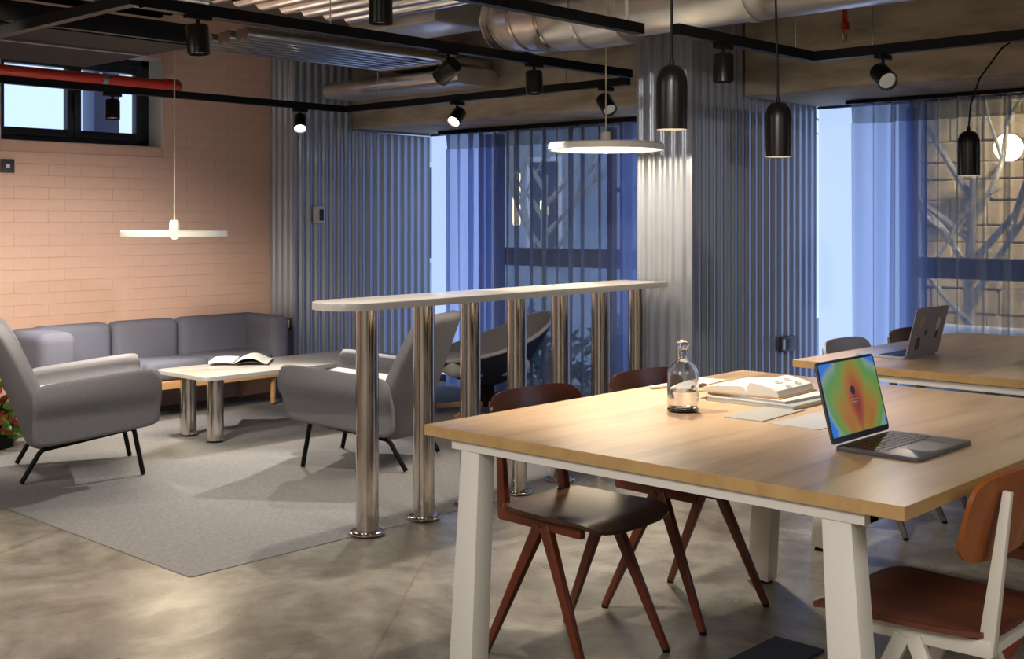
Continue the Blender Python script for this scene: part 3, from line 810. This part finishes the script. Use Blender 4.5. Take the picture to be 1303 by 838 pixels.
# ------------------------------------------------------------------ armchairs
def armchair(label, loc, rotz):
    t = thing('armchair', label, 'armchair', loc, rotz, 'grey lounge armchairs')
    # local: faces +x
    def back(a, b_):
        y, s_ = se(2*a-1, 2*b_-1, 5)
        h = (s_+1)/2
        half = .29 + .06*min(1, h*2.6) - .05*max(0, h-.38)/.62
        yy = y*half
        return (-.185 - .235*h + .13*y*y*(1-.35*h), yy, .165 + .655*h)
    B().sheet(back, 22, 18, .065).make('backrest', M_chairfab, t, ang=180, subsurf=1)
    for s in (-1, 1):
        # side wing: bends outwards into a rolled arm
        def wing(a, b_, s=s):
            p, q = se(2*a-1, 2*b_-1, 9)
            f = (p+1)/2; h = (q+1)/2
            x = -.24 + .60*f
            zlo = .185 + .085*f; zhi = .475 + .055*f
            z = zlo + (zhi-zlo)*h
            yo = .288 + .03*h + .055*math.exp(-((h-.80)/.20)**2)*(.6+.4*f)
            return (x, s*yo, z)
        B().sheet(wing, 20, 16, .05*s).make('arm', M_chairfab, t, ang=180)
    B().box((.06, 0, .285), (.52, .50, .08), .035, 3, Matrix.Rotation(-.13, 3, 'Y')).make('seat_base', M_chairfab, t, ang=80)
    B().box((.065, 0, .375), (.56, .53, .14), .055, 4, Matrix.Rotation(-.10, 3, 'Y')).make('seat_cushion', M_seatfab, t, ang=80)
    for s in (-1, 1):
        y = s*.268
        B().tube([(-.185, y, .168), (.235, y, .243)], .0125, 10).make('rail', M_black, t)
        B().tube([(-.286, s*.262, .010), (-.205, y, .150), (-.185, y, .168)], .0125, 10).make('leg', M_black, t)
        B().tube([(.289, s*.262, .004), (.245, y, .226), (.235, y, .243)], .0125, 10).make('leg', M_black, t)
    return t
ac = armchair('grey winged armchair with black legs beside the potted plant', (2.975, 5.852, .004), math.radians(-22))
dup(ac, (4.18, 4.925, .004), math.radians(118), 'grey winged armchair with black legs behind the steel bar legs')

# wide shell lounge chair by the window
lc = thing('shell_lounge_chair', 'low shell lounge chair with dark navy outside on an oak base', 'lounge chair', (5.70, 5.58, .004), math.radians(150))
def shell_pt(a, r):
    # a angle round the seat (0 = front), r 0 centre .. 1 rim
    c = math.cos(a); s_ = math.sin(a)
    rim = .36 + .15*(1-c)/2 + .14*((1-c)/2)**3
    R = .40*(1+.08*(1-c)/2)
    k = r**1.15
    return (R*k*c - .04, R*1.02*k*s_, .19 + (rim-.19)*r**2.4)
def shell(th, r0, r1, dz=0):
    return lambda a, b_: tuple(x + (dz if i == 2 else 0) for i, x in enumerate(shell_pt(2*PI*a, r0+(r1-r0)*b_)))
B().sheet(shell(0, .02, 1), 40, 14, 0).make('outer_shell', M_navy, lc, ang=180)
B().sheet(lambda a, b_: tuple(c*(.965 if i < 2 else 1) + (.03 if i == 2 else 0) for i, c in enumerate(shell_pt(2*PI*a, .02+.97*b_))), 40, 14, 0).make('inner_lining', M_chairfab, lc, ang=180)
B().tube([tuple(c*(.985 if i < 2 else 1)+(.012 if i == 2 else 0) for i, c in enumerate(shell_pt(2*PI*k/40, 1))) for k in range(41)], .014, 8, False).make('rim_piping', M_seatfab, lc, ang=180)
B().box((.02, 0, .335), (.56, .56, .12), .055, 4).make('seat_cushion', M_seatfab, lc, ang=80)
B().lathe([(0, .05), (.05, .05), (.06, .19), (.14, .22), (0, .22)], (-.02, 0, 0), 20).make('pedestal', M_black, lc)
for k in range(4):
    a = PI/4+PI/2*k
    B().bar((.04*math.cos(a), .04*math.sin(a), .07), (.36*math.cos(a), .36*math.sin(a), .022), .035, .035, .028, .03, .003).make('leg', M_oakleg, lc)

# potted plant at the end of the sofa
pp = thing('potted_plant', 'bushy green and red leaved plant beside the end of the sofa', 'plant', (2.93, 6.80, .004))
B().lathe([(0, .0), (.12, 0), (.15, .22), (.14, .22), (.13, .19), (0, .19)], n=24).make('pot', M_soil, pp)
def leafmass(m, name, n, seed, zc, rz, leaf):
    rnd = random.Random(seed); g = B()
    for k in range(n):
        a = rnd.uniform(0, 2*PI); e = rnd.uniform(-1, 1); rr = .25*math.sqrt(1-e*e)*rnd.uniform(.75, 1.05)
        c = Vector((rr*math.cos(a), rr*math.sin(a), max(.055, zc + rz*e)))
        out = Vector((math.cos(a), math.sin(a), .5*e+.2)).normalized()
        d = (out*.5 + Vector((rnd.uniform(-1, 1), rnd.uniform(-1, 1), rnd.uniform(-1, .6)))).normalized()
        s_ = d.cross(out + Vector((.01, 0, .02))).normalized(); L = leaf*rnd.uniform(.7, 1.3); n_ = d.cross(s_)
        ts = [(-1, 0, 0), (-.4, .5, .12), (.3, .42, .1), (1, 0, -.1), (.3, -.42, .1), (-.4, -.5, .12)]
        v = [g.bm.verts.new(c + d*L*x + s_*L*y + n_*L*z) for x, y, z in ts]
        g.bm.faces.new((v[0], v[1], v[2], v[3])); g.bm.faces.new((v[0], v[3], v[4], v[5]))
    o = g.make(name, m, pp, smooth=False); o['kind'] = 'stuff'
leafmass(M_leaf, 'green_foliage', 380, 1, .27, .24, .045)
leafmass(M_leafr, 'red_foliage', 90, 2, .20, .13, .04)

# ------------------------------------------------------------------ wall fittings
def plate(name, label, cat, loc, rotz, w, h, m, inner=None):
    t = thing(name, label, cat, loc, rotz)
    B().b(-w/2, w/2, -.012, .012, -h/2, h/2, .003).make('plate', m, t)
    if inner:
        for (x0, x1, z0, z1, mm, nm) in inner: B().b(x0, x1, -.016, -.011, z0, z1, .001).make(nm, mm, t)
    return t
plate('wall_switch', 'small dark square switch plate on the pink wall below the window', 'switch', (3.31, VP-.016, 1.643), 0, .085, .085, M_socket, [(-.012, .012, -.012, .012, M_clear, 'switch_button')])
plate('thermostat', 'white thermostat with dark display on the corrugated column', 'thermostat', (5.51, V1-.015, 1.341), 0, .10, .125, M_white, [(-.002, .035, -.045, .04, M_socket, 'display')])
plate('wall_socket', 'dark double socket plate on the corrugated column behind the oak desk', 'socket', (6.27, V2-.015, .567), 0, .16, .09, M_socket, [(-.07, -.045, -.03, .03, M_clear, 'socket_face'), (-.02, .06, -.03, .03, M_dark, 'socket_face')])
plate('wall_socket', 'small white socket on the corrugated column by the sofa arm', 'socket', (UC-.013, 7.17, .535), -PI/2, .06, .085, M_socket, [(-.012, .012, -.03, .03, M_clear, 'socket_face')])

# ------------------------------------------------------------------ ceiling services
def track(label, pts, z, hang=()):
    """surface lighting track, square section, hung on wires"""
    t = thing('lighting_track', label, 'lighting track', (0, 0, z))
    g = B()
    for (a, b_) in zip(pts, pts[1:]):
        a, b_ = Vector((*a, 0)), Vector((*b_, 0)); d = (b_-a).normalized()*.022
        g.bar(a, b_, .042, .044)
    g.make('rail', M_black, t, smooth=False)
    for x, y in hang: B().tube([(x, y, .02), (x, y, ZC-z)], .0025, 6).make('hanger_wire', M_tube, t)
    return t
track('black lighting track running over the high bar to the corrugated column', [(2.31, 4.05), (5.31, 4.05)], 2.118, [(3.2, 4.05), (4.86, 4.05)])
track('black lighting track crossing below the dark ceiling unit near camera', [(2.28, 5.6), (2.28, 4.05)], 2.125)
track('black lighting track crossing in front of the high window', [(1.2, 6.6), (5.32, 6.6)], 2.085, [(4.86, 6.6)])
track('black lighting track in front of the lounge concrete beam', [(5.35, 6.6), (5.35, 4.09)], 2.085, [(5.35, 6.25), (5.35, 4.55)])
track('black lighting track passing from the big round duct to the beam corner', [(3.9, 2.75), (4.965, 2.75)], 2.06, [(4.85, 2.75)])
track('black lighting track in front of the beam above the second desk', [(5.0, 2.75), (5.0, .6)], 2.06, [(5.0, 2.45)])
t4 = track('black track ending just before the big round duct on a white rod', [(1.9, 3.0), (4.008, 3.0)], 2.10, [])
B().tube([(3.914, 3.0, .02), (3.914, 3.0, ZC-2.10)], .009, 8).make('hanger_rod', M_white, t4)

def spotlight(label, at, target, lit, energy=0, angle=60, r=.044, L=.115, z_track=None, col=WARM, drop=.0):
    t = thing('track_spotlight', label, 'spotlight', at, 0, 'black track spotlights')
    P0 = Vector(at); d = (Vector(target)-P0).normalized()
    c0 = Vector((0, 0, -.085-drop))
    Q = c0 - d*L*.45
    B().lathe([(0, 0), (r*.9, 0), (r, .006), (r, L), (r*.9, L), (r*.86, L-.018), (0, L-.02)], Q, 24, d).make('lamp_body', M_blackm, t)
    B().lathe([(0, L-.017), (r*.84, L-.017), (r*.84, L-.012), (0, L-.008)], Q, 24, d).make('lens', M_lens if lit else M_lensd, t)
    B().tube([(0, 0, 0), (0, 0, -.03), c0 - d*.01], .008, 8).make('stem', M_black, t)
    B().b(-.055, .055, -.017, .017, -.012, .010, .002).make('track_adapter', M_black, t)
    if energy:
        spot_light('spot_beam', P0 + c0 + d*(L*.6), target, energy, angle, .5, col, .03)
    return t
zt1, zt2, zt3 = 2.093, 2.053, 2.028
spotlight('black track spotlight on the bar track angled at the sofa', (3.90, 4.05, zt1), (3.85, 7.4, .0), False, 40, 50, col=NEUT)
spotlight('black track spotlight by the dark ceiling unit', (2.55, 4.05, zt1), (2.6, 3.9, 0), False, 10, 70)
spotlight('black track spotlight hanging where the bar track meets the duct bundle', (4.51, 4.05, zt1), (4.45, 3.9, 0), False, 60, 60)
spotlight('larger black cylinder spotlight under the ribbed conduits', (3.38, 3.93, 2.36), (3.42, 3.95, 0), False, 70, 80, .052, .17, drop=.03)
spotlight('lit track spotlight in front of the corrugated column by thermostat', (4.955, 6.6, zt2), (3.9, 5.2, .0), True, 150, 40, col=NEUT)
spotlight('track spotlight hanging in front of the high window', (3.57, 6.6, zt2), (3.45, 6.35, 0), False, 110, 80, col=NEUT)
spotlight('lit round track spotlight in front of the left concrete beam', (5.35, 5.47, zt2), (3.6, 5.0, .5), True, 220, 46, col=NEUT)
spotlight('unlit track spotlight beside the corrugated column above disc lamp', (5.35, 4.25, zt2), (4.9, 3.2, 1.0), False)
spotlight('track spotlight pointing straight down on the second corrugated column', (4.25, 2.75, zt3), (4.25, 2.74, 0), False, 70, 70)
spotlight('track spotlight with bright reflector in front of the right beam', (5.0, 2.40, zt3), (3.7, .9, .9), False, 15, 60)

ORD = ['first', 'second', 'third', 'fourth', 'fifth', 'sixth', 'last']
# conduits: two layers of parallel metal tubes
for k in range(7):
    v = 5.62+k*.090
    o = B().tube([(3.84+.02*(k % 2), v, 2.348), (6.75, v, 2.348)], .036, 12).make('metal_conduit', M_tube)
    tag(o, ORD[6-k]+' silver conduit counted from the pink wall in the row above the coffee table', 'conduit', 'row of silver conduits above the lounge')
for k in range(7):
    u = 3.275+k*.142
    o = B().tube([(u, 5.05, 2.42), (u, 1.2, 2.42)], .056, 12).make('metal_conduit', M_tube)
    tag(o, ORD[6-k]+' fat silver conduit counted from the big round duct', 'conduit', 'row of fat silver conduits near the camera')
for k in range(5):
    v = 4.86+k*.10
    o = B().tube([(1.0, v, 2.335), (3.10, v, 2.335)], .04, 12).make('metal_conduit', M_tube)
    tag(o, ORD[4-k]+' slim silver conduit from the pink wall in the row over the dark unit', 'conduit', 'row of silver conduits over the dark unit')
# big round duct with a segmented elbow
dk = thing('round_duct', 'big round silver duct with segmented elbow under the ceiling', 'duct', (4.5, 0, 2.328))
def ring_tube(p, q, r0, r1, name):
    o = B().tube([p, q], [r0, r1], 32).make(name, M_foil, dk, ang=35); return o
ys = [-2.6, -.6, .55, 1.72, 2.75, 3.42]
for a, b_ in zip(ys, ys[1:]):
    s_ = ring_tube((0, a, 0), (0, b_, 0), .16, .16, 'duct_section')
    B().tube([(0, b_-.02, 0), (0, b_+.02, 0)], .167, 32).make('joint_collar', M_foil, s_, ang=35)
path = [(0, 3.42, .0), (.01, 3.66, .0), (.03, 3.88, .01), (.07, 4.08, .03), (.13, 4.26, .06)]
for k, (a, b_) in enumerate(zip(path, path[1:])):
    s_ = ring_tube(a, b_, .19, .19, 'elbow_segment')
    d = (Vector(b_)-Vector(a)).normalized()*.008
    B().tube([Vector(b_)-d, Vector(b_)+d], .197, 32).make('seam', M_tube, s_, ang=35)
d = Vector((.06, .17, .05)).normalized(); e = Vector(path[-1])
B().tube([e, e+d*.02], .23, 32).make('end_flange', M_tube, dk, ang=35)
B().tube([(.10, 3.30, -.02), (.16, 3.42, .10), (.16, 3.5, .3)], .075, 20).make('branch_saddle', M_foil, dk, ang=35)
fd = tag(B().b(4.35, 4.75, 4.62, 5.35, 2.36, 2.52, .02).make('flat_duct', M_foil), 'flat silver duct running from the elbow over the bar track', 'duct')
# flat oval duct with open end by the left beam
od = thing('oval_duct', 'flat silver duct with open end in front of left beam', 'duct', (5.52, 6.45, 2.243))
prof = rrect(-.14, .24, -.055, .055, .05, 5)
g = B(); n = len(prof)
for (y0, y1, s_) in ((.45, -.95, 1),):
    A = [g.bm.verts.new((x, y0, z)) for x, z in prof]; C_ = [g.bm.verts.new((x, y1, z)) for x, z in prof]
    A2 = [g.bm.verts.new((x*.96, y0, z*.9)) for x, z in prof]; C2 = [g.bm.verts.new((x*.96, y1, z*.9)) for x, z in prof]
    for k in range(n):
        j = (k+1) % n
        g.bm.faces.new((A[k], A[j], C_[j], C_[k])); g.bm.faces.new((A2[j], A2[k], C2[k], C2[j])); g.bm.faces.new((A[j], A[k], A2[k], A2[j]))
    g.bm.faces.new(C_)
g.make('duct_shell', M_foil, od)
# dark ceiling unit
fc = thing('ceiling_unit', 'dark flat air conditioning unit under the ceiling by the high window', 'air conditioner', (2.2, 5.75, 2.168))
B().b(-1.4, 1.08, -.62, .62, 0, .092, .004).make('casing', M_black, fc)
B().b(-1.36, 1.04, -.58, .58, -.006, .001).make('bottom_panel', M_soil, fc, smooth=False)
B().b(-1.36, 1.02, -.16, -.13, -.016, .0).make('panel_joint', M_greyfr, fc, smooth=False)
# red sprinkler pipe
rp = thing('red_pipe', 'red sprinkler pipe crossing the high window with an elbow', 'pipe', (0, 7.12, 2.205))
B().tube([(1.5, 0, 0), (3.78, 0, 0)], .034, 16).make('pipe_length', M_red, rp)
B().tube([(3.80, 0, 0), (4.26, 0, 0)], .034, 16).make('pipe_length', M_red, rp)
B().tube([(3.77, 0, 0), (3.81, 0, 0)], .042, 16).make('coupling', M_tube, rp)
B().tube([(4.22, 0, 0), (4.29, .0, 0), (4.33, .03, .005), (4.34, .09, .01), (4.34, .2, .02)], .044, 16).make('elbow', M_red, rp)
B().tube([(4.34, .18, .02), (4.34, .335, .02)], .034, 16).make('pipe_length', M_red, rp)
sp = thing('sprinkler_head', 'red and brass sprinkler head hanging above the right beam', 'sprinkler', (5.536, 2.861, 2.26))
B().lathe([(0, .0), (.022, .0), (.022, .035), (.012, .045), (.012, .49), (0, .49)], n=14).make('pipe_drop', M_red, sp)
g = B(); g.tube([(.012, 0, 0), (.018, 0, -.03), (.006, 0, -.055)], .004, 6); g.tube([(-.012, 0, 0), (-.018, 0, -.03), (-.006, 0, -.055)], .004, 6); g.lathe([(0, -.055), (.022, -.057), (.022, -.06), (0, -.06)], n=14)
g.make('deflector', M_steel, sp)

# ------------------------------------------------------------------ pendants
def disc_lamp(label, loc, ctop, glow, energy):
    t = thing('disc_pendant', label, 'pendant lamp', loc)
    B().lathe([(0, .020), (.293, .018), (.300, .012), (.300, -.014), (.296, -.018), (.288, -.018), (.286, -.010), (0, -.010)], n=64).make('disc_shade', M_lampw, t)
    B().lathe([(0, -.0105), (.283, -.0105), (.283, -.0135), (0, -.0135)], n=64).make('diffuser', glow, t)
    B().lathe([(0, .018), (.028, .018), (.028, .06), (.024, .078), (0, .08)], n=24).make('lamp_holder', M_lampw, t)
    B().lathe([(0, -.013), (.022, -.013), (.022, -.024), (.012, -.032), (0, -.034)], n=20).make('centre_knob', glow, t)
    B().tube([(0, 0, .075), (0, 0, ctop-loc[2])], .004, 6).make('cord', M_cordw, t)
    d = bpy.data.lights.new('disc_light', 'AREA'); d.shape = 'DISK'; d.size = .54; d.energy = energy; d.color = (1, .80, .55)
    o = bpy.data.objects.new('disc_light', d); COL.objects.link(o); o.location = (loc[0], loc[1], loc[2]-.038)
    return t
disc_lamp('white disc pendant lamp hanging low over the coffee table', (3.71, 6.14, 1.222), ZC, M_lampdim, 11)
disc_lamp('glowing white disc pendant lamp above the high bar', (4.846, 3.85, 1.68), ZC, M_lampface, 9)
def bell(label, loc, cord, energy):
    t = thing('bell_pendant', label, 'pendant lamp', loc, 0, 'black bell pendants')
    R = .0515
    B().lathe([(R, 0), (R, .145), (R*.96, .17), (R*.82, .192), (R*.58, .206), (.010, .212), (.006, .235), (0, .235)] , n=36).make('lamp_shade', M_blackm, t)
    B().lathe([(R-.0005, .0005), (R-.003, .0005), (R-.003, .14), (R*.8, .185), (0, .198)], n=36).make('shade_lining', M_lampw, t)
    B().lathe([(0, .02), (.03, .02), (.03, .03), (0, .03)], n=20).make('diffuser', M_lampface, t)
    B().tube(cord, .0045, 8).make('cord', M_black, t)
    spot_light('bell_beam', (loc[0], loc[1], loc[2]+.012), (loc[0], loc[1], 0), energy, 130, .6, WARM, .03)
    return t
def at_depth(px, py, d):
    x = (px-651.5)/1511*d; c, s = math.cos(YAW), math.sin(YAW)
    return (s*x+c*d, -c*x+s*d, 1.3-(py-280)/1511*d)
bell('black bell pendant over the glass bottle', (3.211, 2.276, 1.597), [(0, 0, .23), (0, 0, ZC-1.597)], 58)
bell('black bell pendant above the second oak desk corner', (4.067, 2.382, 1.544), [(0, 0, .23), (.0, .01, .6), (-.004, 0, ZC-1.544)], 2)
bell('black bell pendant on a curved cord before the right curtain', (5.60, 2.257, 1.512),
     [(0, 0, .23), (.0, -.01, .34), (.03, -.04, .46), (.09, -.12, .60), (.15, -.19, .665), (.21, -.28, .70)], 2)
